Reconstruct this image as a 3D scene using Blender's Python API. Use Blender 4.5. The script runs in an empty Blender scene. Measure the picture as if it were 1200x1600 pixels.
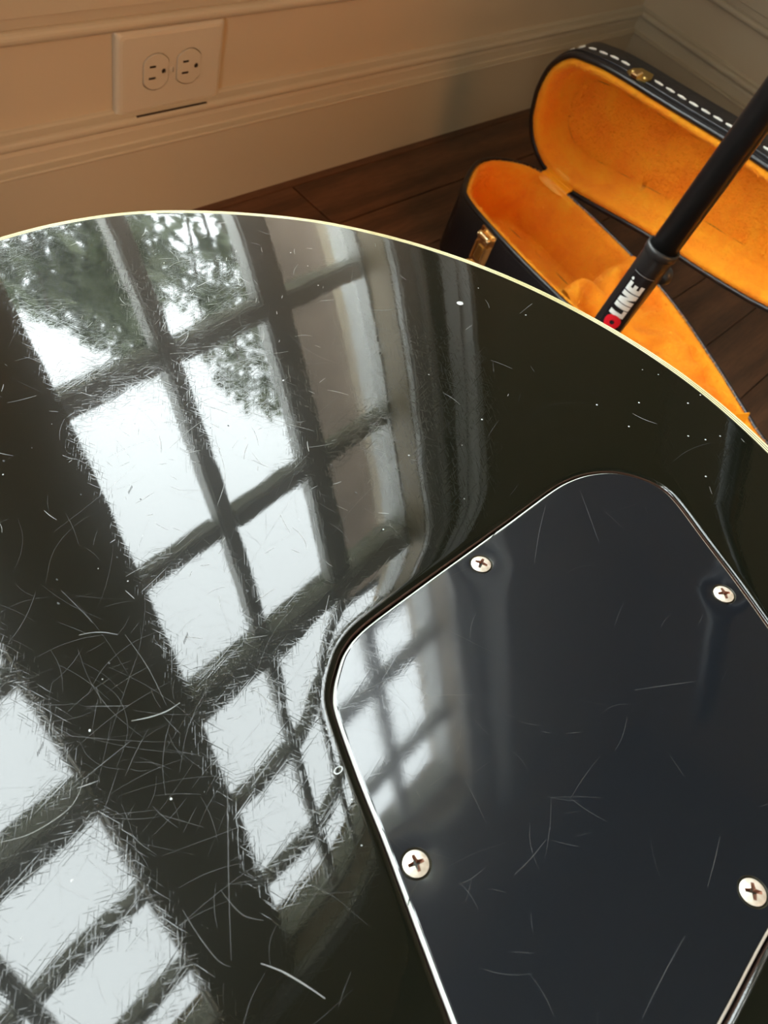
import bpy, bmesh, math, random
import numpy as np
from mathutils import Vector, Matrix
from mathutils.geometry import delaunay_2d_cdt
random.seed(4); rng = np.random.default_rng(4)
S = bpy.context.scene; COL = S.collection; PI = math.pi

# ---------------------------------------------------------------- camera
W2C = np.array([[0.68506084, -0.67693949, 0.26786087],
                [-0.46662327, -0.69044178, -0.55237035],
                [0.55884468, 0.25351147, -0.78889514]])      # world -> camera (x right, y down, z forward)
CAM = Vector((-1.4593786, -0.64098093, 0.57429191))
cam = bpy.data.cameras.new('camera'); cam_o = bpy.data.objects.new('camera', cam); COL.objects.link(cam_o)
r0, r1, r2 = [Vector(r) for r in W2C]
mw = Matrix(((r0.x, -r1.x, -r2.x, CAM.x), (r0.y, -r1.y, -r2.y, CAM.y), (r0.z, -r1.z, -r2.z, CAM.z), (0, 0, 0, 1)))
cam_o.matrix_world = mw
cam.sensor_fit = 'VERTICAL'; cam.sensor_height = 34.6; cam.lens = 1204.19 * 34.6 / 1600
cam.clip_start = 0.01
cam.dof.use_dof = True; cam.dof.focus_distance = 0.22; cam.dof.aperture_fstop = cam.lens / 0.75
S.camera = cam_o

# ---------------------------------------------------------------- light
SKY = 16.0
world = bpy.data.worlds.new('overcast_sky'); S.world = world; world.use_nodes = True
bg = world.node_tree.nodes['Background']; bg.inputs[0].default_value = (0.93, 0.975, 1.0, 1); bg.inputs[1].default_value = SKY
S.view_settings.view_transform = 'Standard'; S.view_settings.look = 'None'
S.view_settings.exposure = 0.5; S.view_settings.gamma = 1.0; S.view_settings.use_curve_mapping = False
S.cycles.max_bounces = 10; S.cycles.diffuse_bounces = 6; S.cycles.transparent_max_bounces = 12
S.cycles.use_denoising = True

def lamp(name, kind, loc, energy, color, size=0.1, target=None):
    l = bpy.data.lights.new(name, kind); l.energy = energy; l.color = color
    if kind == 'AREA': l.size = size
    else: l.shadow_soft_size = size
    o = bpy.data.objects.new(name, l); COL.objects.link(o); o.location = loc
    if target: o.rotation_euler = (Vector(target) - Vector(loc)).to_track_quat('-Z', 'Y').to_euler()
    return o
sp = lamp('warm_fill_spot', 'SPOT', (-1.12, -1.55, 1.05), 30, (1.0, 0.47, 0.18), 0.35, (-1.0, 0, 0.16))  # unseen warm spot, added to make the glow on the lower wall
sp.data.spot_size = math.radians(48); sp.data.spot_blend = 1.0
for i, (xa, xb) in enumerate([(-1.238, -0.785), (-1.973, -1.393), (-2.700, -2.120)]):
    p = lamp('window_portal', 'AREA', ((xa + xb) / 2, 0.13, 1.185), 1, (1, 1, 1), 1)
    p.data.shape = 'RECTANGLE'; p.data.size = xb - xa + 0.1; p.data.size_y = 1.62
    p.rotation_euler = (-PI / 2, 0, 0); p.data.cycles.is_portal = True
p = lamp('window_portal', 'AREA', (-4.3, -2.2, 1.45), 1, (1, 1, 1), 1)  # portal of the added fill window in the left wall
p.data.shape = 'RECTANGLE'; p.data.size = 1.1; p.data.size_y = 1.1
p.rotation_euler = (0, -PI / 2, 0); p.data.cycles.is_portal = True

# ---------------------------------------------------------------- helpers
def mat(name, color, rough=0.5, metal=0.0, **kw):
    m = bpy.data.materials.new(name); m.use_nodes = True
    b = m.node_tree.nodes['Principled BSDF']
    b.inputs['Base Color'].default_value = (*color, 1); b.inputs['Roughness'].default_value = rough
    b.inputs['Metallic'].default_value = metal
    for k, v in kw.items(): b.inputs[k.replace('_', ' ')].default_value = v
    return m
def N(m, t, **props):
    n = m.node_tree.nodes.new(t)
    for k, v in props.items(): setattr(n, k, v)
    return n
def L(m, a, b): m.node_tree.links.new(a, b)
def bsdf(m): return m.node_tree.nodes['Principled BSDF']
def coords(m, scale=(1, 1, 1), rot=(0, 0, 0)):
    tc = N(m, 'ShaderNodeTexCoord'); mp = N(m, 'ShaderNodeMapping')
    mp.inputs['Scale'].default_value = scale; mp.inputs['Rotation'].default_value = rot
    L(m, tc.outputs['Object'], mp.inputs['Vector']); return mp.outputs[0]
def noise(m, vec, scale, detail=4, rough=0.5, dist=0.0):
    n = N(m, 'ShaderNodeTexNoise'); n.inputs['Scale'].default_value = scale
    n.inputs['Detail'].default_value = detail; n.inputs['Roughness'].default_value = rough
    n.inputs['Distortion'].default_value = dist; L(m, vec, n.inputs['Vector']); return n
def ramp(m, fac, stops):
    r = N(m, 'ShaderNodeValToRGB'); e = r.color_ramp.elements
    while len(e) < len(stops): e.new(0.5)
    for x, (p_, c) in zip(e, stops): x.position = p_; x.color = (*c, 1)
    L(m, fac, r.inputs[0]); return r.outputs[0]
def bump(m, h, strength, dist, prev=None):
    b = N(m, 'ShaderNodeBump'); b.inputs['Strength'].default_value = strength; b.inputs['Distance'].default_value = dist
    L(m, h, b.inputs['Height'])
    if prev is not None: L(m, prev, b.inputs['Normal'])
    return b.outputs[0]
def vary(m, c1, c2, scale, detail=4, vscale=(1, 1, 1)):
    v = coords(m, vscale); n = noise(m, v, scale, detail)
    L(m, ramp(m, n.outputs[0], [(0.35, c1), (0.65, c2)]), bsdf(m).inputs['Base Color']); return n

def obj(name, mesh, m=None, parent=None, smooth=False):
    if isinstance(mesh, bmesh.types.BMesh):
        bm = mesh; mesh = bpy.data.meshes.new(name)
        bmesh.ops.recalc_face_normals(bm, faces=bm.faces); bm.to_mesh(mesh); bm.free()
    o = bpy.data.objects.new(name, mesh); COL.objects.link(o)
    if m and not mesh.materials: mesh.materials.append(m)
    if smooth: mesh.polygons.foreach_set('use_smooth', [True] * len(mesh.polygons))
    if parent: o.parent = parent
    return o
def pyd(name, v, f, m=None, parent=None, smooth=False):
    me = bpy.data.meshes.new(name); me.from_pydata([tuple(map(float, p)) for p in v], [], [tuple(map(int, q)) for q in f]); me.update()
    return obj(name, me, m, parent, smooth)
def empty(name, loc=(0, 0, 0)):
    o = bpy.data.objects.new(name, None); COL.objects.link(o); o.location = loc; o.empty_display_size = 0.05; return o
def tag(o, label=None, cat=None, group=None, kind=None):
    if label: o['label'] = label
    if cat: o['category'] = cat
    if group: o['group'] = group
    if kind: o['kind'] = kind
    return o
def box(bm, a, b, bev=0.0):
    a = Vector(a); b = Vector(b); r = bmesh.ops.create_cube(bm, size=1)
    for v in r['verts']: v.co = Vector((a[i] + (v.co[i] + 0.5) * (b[i] - a[i]) for i in range(3)))
    if bev:
        es = list({e for v in r['verts'] for e in v.link_edges})
        bmesh.ops.bevel(bm, geom=es, offset=bev, segments=2, affect='EDGES')
def boxo(name, a, b, m, parent=None, bev=0.0, smooth=False):
    bm = bmesh.new(); box(bm, a, b, bev); return obj(name, bm, m, parent, smooth)
def lathe(name, prof, m, parent=None, seg=48, smooth=True, close=True):
    v = []; f = []; n = len(prof)
    for i in range(seg):
        a = 2 * PI * i / seg
        for r, z in prof: v.append((r * math.cos(a), r * math.sin(a), z))
    for i in range(seg):
        j = (i + 1) % seg
        for k in range(n - 1): f.append((i * n + k, j * n + k, j * n + k + 1, i * n + k + 1))
    me = bpy.data.meshes.new(name); me.from_pydata(v, [], f)
    bm = bmesh.new(); bm.from_mesh(me); bmesh.ops.remove_doubles(bm, verts=bm.verts, dist=1e-6); bpy.data.meshes.remove(me)
    o = obj(name, bm, m, parent, smooth); return o
def catmull(P, n=8, closed=True):
    P = np.array(P, float); out = []; N_ = len(P)
    rngi = range(N_) if closed else range(N_ - 1)
    for i in rngi:
        if closed: a, b, c, d = P[i - 1], P[i], P[(i + 1) % N_], P[(i + 2) % N_]
        else: a, b, c, d = P[max(i - 1, 0)], P[i], P[i + 1], P[min(i + 2, N_ - 1)]
        for t in np.arange(n) / n:
            out.append(0.5 * ((2 * b) + (-a + c) * t + (2 * a - 5 * b + 4 * c - d) * t * t + (-a + 3 * b - 3 * c + d) * t ** 3))
    if not closed: out.append(P[-1])
    return np.array(out)
def resample(P, step, closed=True):
    P = np.asarray(P, float); Q = np.vstack([P, P[:1]]) if closed else P
    d = np.r_[0, np.cumsum(np.hypot(*np.diff(Q, axis=0).T))]; n = max(3, int(round(d[-1] / step)))
    t = np.linspace(0, d[-1], n + (0 if closed else 1), endpoint=not closed)
    return np.c_[np.interp(t, d, Q[:, 0]), np.interp(t, d, Q[:, 1])]
def offset(P, d):                       # inward offset of a closed CCW outline
    P = np.asarray(P); T = np.roll(P, -1, 0) - np.roll(P, 1, 0); T /= np.linalg.norm(T, axis=1)[:, None]
    return P + d * np.c_[-T[:, 1], T[:, 0]]
def ccw(P):
    P = np.asarray(P); a = 0.5 * np.sum(P[:, 0] * np.roll(P[:, 1], -1) - np.roll(P[:, 0], -1) * P[:, 1])
    return P if a > 0 else P[::-1].copy()
def inside(P, Q):
    x, y = P[:, 0][:, None], P[:, 1][:, None]; a = Q; b = np.roll(Q, -1, 0)
    c = ((a[:, 1] > y) != (b[:, 1] > y)) & (x < (b[:, 0] - a[:, 0]) * (y - a[:, 1]) / (b[:, 1] - a[:, 1] + 1e-15) + a[:, 0])
    return c.sum(1) % 2 == 1
def dist(P, Q, closed=True):
    a = Q if closed else Q[:-1]; b = np.roll(Q, -1, 0) if closed else Q[1:]
    u = b - a; L2 = (u ** 2).sum(1) + 1e-18; out = np.empty(len(P))
    for s in range(0, len(P), 4000):
        p_ = P[s:s + 4000][:, None, :]; t = np.clip(((p_ - a) * u).sum(2) / L2, 0, 1)
        out[s:s + 4000] = np.sqrt(((p_ - a - t[..., None] * u) ** 2).sum(2)).min(1)
    return out
def cdt(loops, pts, hole=None):         # loops = closed outlines as constraints; faces kept inside loops[0] and outside `hole`
    V = []; Eg = []
    for lp in loops:
        k = len(V); V += [Vector(p_) for p_ in lp]; Eg += [(k + i, k + (i + 1) % len(lp)) for i in range(len(lp))]
    V += [Vector(p_) for p_ in pts]
    r = delaunay_2d_cdt(V, Eg, [], 0, 1e-7); v = np.array([tuple(p_) for p_ in r[0]]); f = np.array([q for q in r[2] if len(q) == 3])
    c = v[f].mean(1); keep = inside(c, np.asarray(loops[0]))
    for h in (hole or []): keep &= ~inside(c, np.asarray(h))
    return v, f[keep]

# ---------------------------------------------------------------- materials
def paint(name, c, r=0.55, bumpy=0.15):
    m = mat(name, c, r); v = coords(m); n = noise(m, v, 60, 5); n2 = noise(m, v, 2.3, 3)
    L(m, ramp(m, n2.outputs[0], [(0.3, tuple(x * 0.95 for x in c)), (0.7, c)]), bsdf(m).inputs['Base Color'])
    L(m, bump(m, n.outputs[0], bumpy, 0.001), bsdf(m).inputs['Normal']); return m
M_wall = paint('cream_wall_paint', (0.55, 0.43, 0.285), 0.5)
M_trim = paint('cream_trim_paint', (0.53, 0.435, 0.30), 0.38, 0.08)
M_white = paint('white_window_paint', (0.84, 0.83, 0.80), 0.4, 0.05)
M_ceil = paint('ceiling_paint', (0.45, 0.43, 0.38), 0.7)
M_plastic = paint('ivory_plastic', (0.58, 0.485, 0.35), 0.3, 0.02)
M_slot = mat('dark_slot', (0.03, 0.018, 0.01), 0.6)

def wood(name, c1, c2, c3, ax=(1, 8, 8)):
    m = mat(name, c2, 0.34); v = coords(m, ax); oi = N(m, 'ShaderNodeObjectInfo')
    add = N(m, 'ShaderNodeVectorMath', operation='ADD'); sc = N(m, 'ShaderNodeVectorMath', operation='SCALE')
    cmb = N(m, 'ShaderNodeCombineXYZ'); L(m, oi.outputs['Random'], cmb.inputs[0]); L(m, oi.outputs['Random'], cmb.inputs[1])
    L(m, cmb.outputs[0], sc.inputs[0]); sc.inputs['Scale'].default_value = 37
    L(m, v, add.inputs[0]); L(m, sc.outputs[0], add.inputs[1]); v = add.outputs[0]
    n = noise(m, v, 3.0, 2, 0.5, 0.6)
    w = N(m, 'ShaderNodeTexWave', wave_type='BANDS', bands_direction='Y'); w.inputs['Scale'].default_value = 0.9
    w.inputs['Distortion'].default_value = 9; w.inputs['Detail'].default_value = 3; w.inputs['Detail Scale'].default_value = 1.2
    L(m, v, w.inputs['Vector'])
    f = noise(m, v, 26, 5, 0.7)
    mx = N(m, 'ShaderNodeMath', operation='MULTIPLY_ADD'); L(m, w.outputs[1], mx.inputs[0]); mx.inputs[1].default_value = 0.34; L(m, f.outputs[0], mx.inputs[2])
    L(m, ramp(m, mx.outputs[0], [(0.35, c1), (0.65, c2), (0.95, c3)]), bsdf(m).inputs['Base Color'])
    L(m, bump(m, mx.outputs[0], 0.25, 0.0006), bsdf(m).inputs['Normal']); return m
M_wood = wood('red_brown_oak', (0.050, 0.018, 0.008), (0.100, 0.038, 0.017), (0.16, 0.066, 0.030))
M_gap = mat('floor_gap', (0.008, 0.004, 0.002), 0.9)

# ---------------------------------------------------------------- room
XL, YB, ZC, TH = -4.2, -4.0, 2.65, 0.12
def cut_wall(name, x0, x1, holes, z1, y0, y1, m, z0=-0.02):
    bm = bmesh.new(); xs = x0
    for (a, b, za, zb) in sorted(holes):
        box(bm, (xs, y0, z0), (a, y1, z1)); box(bm, (a, y0, z0), (b, y1, za)); box(bm, (a, y0, zb), (b, y1, z1)); xs = b
    box(bm, (xs, y0, z0), (x1, y1, z1)); return obj(name, bm, m)
WIN = [(-2.700, -2.120), (-1.973, -1.393), (-1.238, -0.785)]
WZ0, WZ1 = 0.43, 1.94
wa = cut_wall('wall_front', XL - TH, TH, [(a, b, WZ0, WZ1) for a, b in WIN], ZC, 0, TH, M_wall); tag(wa, kind='structure')
tag(boxo('wall_right', (0, YB - TH, -0.02), (TH, 0, ZC), M_wall), kind='structure')
tag(boxo('wall_back', (XL - TH, YB - TH, -0.02), (0, YB, ZC), M_wall), kind='structure')
bm = bmesh.new(); SY0, SY1, SZ0, SZ1 = -2.7, -1.7, 0.95, 1.95
box(bm, (XL - TH, YB, -0.02), (XL, SY0, ZC)); box(bm, (XL - TH, SY1, -0.02), (XL, 0, ZC))
box(bm, (XL - TH, SY0, -0.02), (XL, SY1, SZ0)); box(bm, (XL - TH, SY0, SZ1), (XL, SY1, ZC))
tag(obj('wall_left', bm, M_wall), kind='structure')
tag(boxo('ceiling', (XL - TH, YB - TH, ZC), (TH, TH, ZC + 0.1), M_ceil), kind='structure')
fl = tag(boxo('floor', (XL, YB, -0.03), (0, 0, -0.012), M_gap), kind='structure')
# floor boards run along the window wall; seams at y = -0.437 - k * 0.0815
pl_mesh = {}
def plank(x0, x1, y0):
    key = round(x1 - x0, 3)
    if key not in pl_mesh:
        bm = bmesh.new(); box(bm, (0, 0.0006, -0.012), (x1 - x0 - 0.0012, 0.0809, 0.0), 0.0007)
        me = bpy.data.meshes.new('plank'); bmesh.ops.recalc_face_normals(bm, faces=bm.faces); bm.to_mesh(me); bm.free(); me.materials.append(M_wood); pl_mesh[key] = me
    o = obj('plank', pl_mesh[key], None, fl); o.location = (x0, y0, 0); return o
bmr = bmesh.new()
for k in range(-6, 44):
    y0 = -0.437 - 0.0815 * k
    if y0 < YB: continue
    x = 0.0 - [0.0, 0.62, 0.31, 0.95, 0.48][k % 5]
    xs = [0.0]; x = -[0.55, 1.05, 0.8, 1.2, 0.66, 0.92][k % 6]
    while x > XL: xs.append(x); x -= [1.2, 0.9, 1.4][k % 3]
    xs.append(XL)
    for a, b in zip(xs[1:], xs[:-1]):
        y1 = min(y0 + 0.0809, -0.001)
        if y0 > -0.0815 * 1: 
            if y1 - y0 > 0.01: box(bmr, (a, y0, -0.012), (b - 0.0012, y1, 0), 0.0007)
        elif b - a > 0.05 and y0 > -2.2 and b > -2.6: plank(a, b, y0)
        else: box(bmr, (a, y0 + 0.0006, -0.012), (b - 0.0012, y1, 0), 0)
tag(obj('plank', bmr, M_wood, fl), kind='stuff')

# mouldings: profile (outward, height) swept along the wall
def sweep_x(name, prof, x0, x1, m, parent=None):
    v = []; n = len(prof)
    for x in (x0, x1):
        for d, z in prof: v.append((x, -d, z))
    f = [(k, k + 1, n + k + 1, n + k) for k in range(n - 1)] + [tuple(range(n)), tuple(range(2 * n - 1, n - 1, -1))]
    return pyd(name, v, f, m, parent)
def sweep_y(name, prof, y0, y1, m, parent=None, X=0):
    v = []; n = len(prof)
    for y in (y0, y1):
        for d, z in prof: v.append((X - d, y, z))
    f = [(k, k + 1, n + k + 1, n + k) for k in range(n - 1)] + [tuple(range(n)), tuple(range(2 * n - 1, n - 1, -1))]
    return pyd(name, v, f, m, parent)
def arc(cx, cz, r, a0, a1, n=7):
    return [(cx + r * math.cos(math.radians(a0 + (a1 - a0) * i / (n - 1))), cz + r * math.sin(math.radians(a0 + (a1 - a0) * i / (n - 1)))) for i in range(n)]
BASE = [(0, 0), (0.018, 0), (0.018, 0.0905)] + arc(0.0175, 0.0925, 0.0022, -70, 80) + [(0.0125, 0.0960), (0.0115, 0.0975), (0.0105, 0.108), (0.0085, 0.1115), (0.0085, 0.1130)] + arc(0.0095, 0.1185, 0.0052, -75, 90, 9) + [(0.004, 0.1250), (0.0022, 0.1265), (0.0, 0.1275)]
tag(sweep_x('baseboard_front', BASE, XL, 0, M_trim), kind='structure')
tag(sweep_y('baseboard_right', BASE, YB, 0, M_trim), kind='structure')
tag(sweep_y('baseboard_left', [(-d, z) for d, z in BASE], YB, 0, M_trim, X=XL), kind='structure')
def rail(z):
    return [(0, z)] + arc(0.004, z + 0.0062, 0.0058, -80, 85, 9) + [(0.0055, z + 0.0135), (0.0065, z + 0.022), (0.0068, z + 0.0225), (0.0090, z + 0.0235), (0.0092, z + 0.20), (0, z + 0.205)]
tag(sweep_x('trim_1', rail(0.2015), XL, 0, M_trim), kind='structure')
tag(sweep_y('trim_2', rail(0.1850), YB, 0, M_trim), kind='structure')

# ---------------------------------------------------------------- windows (seen mirrored in the lacquer)
M_glass = bpy.data.materials.new('window_glass'); M_glass.use_nodes = True
nt = M_glass.node_tree; nt.nodes.clear()
_o = nt.nodes.new('ShaderNodeOutputMaterial'); _t = nt.nodes.new('ShaderNodeBsdfTransparent'); _g = nt.nodes.new('ShaderNodeBsdfGlossy'); _g.inputs['Roughness'].default_value = 0.02
_t.inputs[0].default_value = (0.96, 0.98, 0.97, 1)
_m = nt.nodes.new('ShaderNodeMixShader'); _m.inputs[0].default_value = 0.06
nt.links.new(_t.outputs[0], _m.inputs[1]); nt.links.new(_g.outputs[0], _m.inputs[2]); nt.links.new(_m.outputs[0], _o.inputs[0])
RZ = 1.188; ROW_L, ROW_U = 0.2512, 0.2573
for i, (xa, xb) in enumerate(WIN):
    w = tag(empty('window_%d' % (i + 1), (xa, 0.055, WZ0)), kind='structure')
    wd = xb - xa; hh = WZ1 - WZ0; st = 0.004
    bm = bmesh.new(); D0, D1 = -0.012, 0.04
    box(bm, (0.0005, D0, 0.0005), (st, D1, hh - 0.0005)); box(bm, (wd - st, D0, 0.0005), (wd - 0.0005, D1, hh - 0.0005))
    box(bm, (st, D0, 0.0005), (wd - st, D1, 0.012)); box(bm, (st, D0, hh - 0.018), (wd - st, D1, hh - 0.0005))
    obj('frame', bm, M_white, w)
    boxo('meeting_rail', (st, -0.016, RZ - WZ0 - 0.027), (wd - st, 0.03, RZ - WZ0 + 0.027), M_white, w, 0.003)
    vx = [0.1475, 0.304] if i == 2 else [wd / 3, wd * 2 / 3]
    cols = [st] + vx + [wd - st]
    zl = [RZ - ROW_L * 2, RZ - ROW_L]; zu = [RZ + ROW_U, RZ + 2 * ROW_U]
    for x in vx:
        for (z0, z1) in ((0.012, RZ - WZ0 - 0.027), (RZ - WZ0 + 0.027, hh - 0.018)):
            wv = 0.021 if (i == 2 and x > 0.2 and z0 < 0.1) else 0.011
            boxo('muntin', (x - wv, -0.010, z0), (x + wv, 0.017, z1), M_white, w, 0.003)
    for z in zl + zu:
        for a, b in zip(cols[:-1], cols[1:]):
            boxo('muntin', (a + (0.0125 if a != st else 0), -0.0095, z - WZ0 - 0.0135), (b - (0.0125 if b != wd - st else 0), 0.0168, z - WZ0 + 0.0135), M_white, w, 0.003)
    rows = [WZ0 + 0.012] + zl + [RZ] + zu + [WZ1 - 0.018]
    for a, b in zip(cols[:-1], cols[1:]):
        for c, d in zip(rows[:-1], rows[1:]):
            boxo('pane', (a + 0.001, 0.009, c - WZ0 + 0.001), (b - 0.001, 0.012, d - WZ0 - 0.001), M_glass, w)
# casing around the group of windows
def casing(x0, x1, z0, z1, n):
    bm = bmesh.new(); box(bm, (x0, -0.016, z0), (x1, -0.0005, z1), 0.003); box(bm, (x0 + (x1 - x0) * 0.72, -0.026, z0), (x1, -0.016, z1), 0.002)
    return tag(obj('trim_%d' % n, bm, M_white), kind='structure')
casing(-0.785, -0.745, WZ0, WZ1 + 0.06, 3)
tag(boxo('trim_4', (-2.78, -0.02, WZ1), (-0.785, -0.0005, WZ1 + 0.06), M_white, None, 0.003), kind='structure')
tag(boxo('trim_5', (-2.80, -0.05, WZ0 - 0.022), (-0.73, -0.0095, WZ0 - 0.001), M_white, None, 0.004), kind='structure')
# unseen side window, added in the left wall to fill the room with light
w4 = tag(empty('window_4', (XL - 0.06, (SY0 + SY1) / 2, SZ0)), kind='structure')
bm = bmesh.new(); hw = (SY1 - SY0) / 2; hz = SZ1 - SZ0
for a, b in [((-0.03, -hw, 0), (0.03, -hw + 0.05, hz)), ((-0.03, hw - 0.05, 0), (0.03, hw, hz)), ((-0.03, -hw + 0.05, 0), (0.03, hw - 0.05, 0.05)), ((-0.03, -hw + 0.05, hz - 0.05), (0.03, hw - 0.05, hz)), ((-0.02, -0.02, 0.05), (0.02, 0.02, hz - 0.05))]:
    box(bm, a, b)
obj('frame', bm, M_white, w4)
boxo('pane', (-0.002, -hw + 0.05, 0.05), (0.002, -0.02, hz - 0.05), M_glass, w4); boxo('pane', (-0.002, 0.02, 0.05), (0.002, hw - 0.05, hz - 0.05), M_glass, w4)

# curtain gathered at the right of the window, hanging just clear of the wall
M_curt = mat('white_curtain_cloth', (0.8, 0.8, 0.78), 0.8); n_ = vary(M_curt, (0.76, 0.76, 0.74), (0.84, 0.84, 0.82), 40, 3, (1, 1, 0.1))
v = []; f = []; nu, nv = 90, 30
for j in range(nv):
    z = 0.50 + (2.05 - 0.50) * j / (nv - 1)
    for i in range(nu):
        t = i / (nu - 1); x = -0.732 + 0.055 * t
        y = -0.048 + 0.024 * math.sin(t * 2 * PI * 0.95 + 2.6 + 0.4 * math.sin(z * 3)) * (1 - 0.25 * j / nv) + 0.004 * math.sin(t * 40 + z * 2)
        v.append((x, y, z))
for j in range(nv - 1):
    for i in range(nu - 1): a = j * nu + i; f.append((a, a + 1, a + nu + 1, a + nu))
cu = empty('curtain', (-0.62, -0.05, 0.5)); tag(cu, 'pale curtain gathered beside the window, seen as soft vertical streaks mirrored in the black lacquer', 'curtain')
cl = pyd('cloth', [(p_[0] + 0.62, p_[1] + 0.05, p_[2] - 0.5) for p_ in v], f, M_curt, cu, True); md = cl.modifiers.new('thick', 'SOLIDIFY'); md.thickness = 0.002
bm = bmesh.new(); bmesh.ops.create_cone(bm, cap_ends=True, segments=16, radius1=0.009, radius2=0.009, depth=0.24); bmesh.ops.rotate(bm, verts=bm.verts, matrix=Matrix.Rotation(PI / 2, 3, 'Y')); bmesh.ops.translate(bm, verts=bm.verts, vec=(0, 0, 1.555))
box(bm, (0.07, 0.0, 1.549), (0.078, 0.0495, 1.561)); box(bm, (-0.078, 0.0, 1.549), (-0.07, 0.0495, 1.561))
obj('curtain_rod', bm, mat('rod_metal', (0.25, 0.22, 0.18), 0.35, 1.0), cu)

# ---------------------------------------------------------------- outside the windows
M_ground = mat('garden_ground', (0.10, 0.11, 0.05), 0.9); vary(M_ground, (0.07, 0.09, 0.035), (0.15, 0.14, 0.08), 1.5)
tag(boxo('ground', (-9, TH + 0.01, -0.5), (9, 14, -0.3), M_ground), kind='structure')
M_stone = mat('brown_stone', (0.20, 0.14, 0.11), 0.85); vary(M_stone, (0.08, 0.055, 0.038), (0.20, 0.145, 0.105), 1.6, 6)
bld = empty('building', (1.94, 2.1, -0.3)); tag(bld, 'brown stone neighbouring wall mirrored in the right column of window panes', 'building')
boxo('wall', (-1.42, 0, 0), (2.6, 0.30, 4.2), M_stone, bld, 0.01)
boxo('roof', (-1.5, -0.06, 4.2), (2.7, 0.36, 4.3), mat('roof_grey', (0.08, 0.08, 0.08), 0.8), bld, 0.01)
M_leaf = mat('leaf_green', (0.07, 0.10, 0.04), 0.6); vary(M_leaf, (0.07, 0.095, 0.04), (0.20, 0.22, 0.13), 3, 4)
M_bark = mat('bark', (0.12, 0.09, 0.07), 0.9)
def shrub(x, y, h, r, label, seed):
    g = np.random.default_rng(seed); t = empty('shrub', (x, y, -0.3)); tag(t, label, 'shrub', 'shrubs outside the windows')
    bm = bmesh.new()
    for k in range(6):
        a = g.uniform(0, 2 * PI); bmesh.ops.create_cone(bm, cap_ends=True, segments=7, radius1=0.025, radius2=0.01, depth=h * 0.8, matrix=Matrix.Translation((0.1 * math.cos(a), 0.1 * math.sin(a), h * 0.4)) @ Matrix.Rotation(0.25, 4, Vector((-math.sin(a), math.cos(a), 0))))
    obj('stem', bm, M_bark, t)
    n = 1900 if seed == 11 else 3200; d = g.normal(size=(n, 3)); d /= np.linalg.norm(d, axis=1)[:, None]; rr = g.uniform(0.35, 1, n) ** 0.5
    c = d * rr[:, None] * np.array([r, r, h * 0.47]) + np.array([0, 0, h * 0.53]); c += 0.12 * np.sin(c * 5 + g.uniform(0, 6))
    q = g.normal(size=(n, 3)); q /= np.linalg.norm(q, axis=1)[:, None]; u = np.cross(q, g.normal(size=(n, 3))); u /= np.linalg.norm(u, axis=1)[:, None]; s = g.uniform(0.05, 0.11, n)[:, None]
    V = np.stack([c - u * s, c + q * s * 0.5, c + u * s, c - q * s * 0.5], 1).reshape(-1, 3); F = np.arange(4 * n).reshape(n, 4)
    tag(pyd('foliage', V, F, M_leaf, t), kind='stuff')
for k, (x, y, h, r) in enumerate([(0.75, 4.6, 3.5, 0.6), (2.3, 5.3, 5.0, 0.6), (-2.2, 4.6, 2.6, 0.7), (-4.2, 4.6, 3.5, 0.8)]):
    shrub(x, y, h, r, ['rounded green shrub mirrored behind the middle column of panes', 'slim tall green shrub beside the brown stone building outside', 'low green shrub mirrored behind the left column of panes', 'broad green shrub outside the further windows'][k], 10 + k)

# ---------------------------------------------------------------- outlet
def rrect(w, h, r, n=6):
    P = []
    for cx, cy, a in ((w / 2 - r, h / 2 - r, 0), (-w / 2 + r, h / 2 - r, 90), (-w / 2 + r, -h / 2 + r, 180), (w / 2 - r, -h / 2 + r, 270)):
        for i in range(n + 1): t = math.radians(a + 90 * i / n); P.append((cx + r * math.cos(t), cy + r * math.sin(t)))
    return P
def prism(name, layers, m, parent, to3, smooth=False, holes=None):   # layers: list of (outline, height); capped at last
    v = []; f = []; n = len(layers[0][0])
    for P, h in layers: v += [to3(p_[0], p_[1], h) for p_ in P]
    for k in range(len(layers) - 1):
        for i in range(n): j = (i + 1) % n; f.append((k * n + i, k * n + j, (k + 1) * n + j, (k + 1) * n + i))
    if holes:
        hv, hf = cdt([layers[-1][0]] + holes, [], holes); b = len(v); v += [to3(p_[0], p_[1], layers[-1][1]) for p_ in hv]; f += [tuple(b + q for q in t) for t in hf]
    else: f.append(tuple(range((len(layers) - 1) * n, len(layers) * n)))
    bm = bmesh.new(); me = bpy.data.meshes.new(name); me.from_pydata(v, [], f); bm.from_mesh(me); bmesh.ops.remove_doubles(bm, verts=bm.verts, dist=1e-6); bpy.data.meshes.remove(me)
    return obj(name, bm, m, parent, smooth)
OX, OZ = -0.9755, 0.16175
out = empty('wall_outlet', (OX, 0, OZ)); tag(out, 'ivory duplex electrical outlet mounted sideways on the cream wall above the baseboard', 'outlet')
out.rotation_euler = (0, 0, 0)
tw = lambda x, z, h: (x, -h, z)
plate_hole = []
def recshape(cx, s=1.0):
    P = []
    for i in range(40):
        t = 2 * PI * i / 40; x = 0.0172 * s * math.cos(t); z = 0.0172 * s * math.sin(t); x = max(-0.0142 * s, min(0.0142 * s, x)); P.append((cx + x, z))
    return P
shift = lambda P, dx: [(x + dx, y) for x, y in P]
h1, h2 = recshape(-0.0192, 1.045), recshape(0.0192, 1.045)
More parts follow.
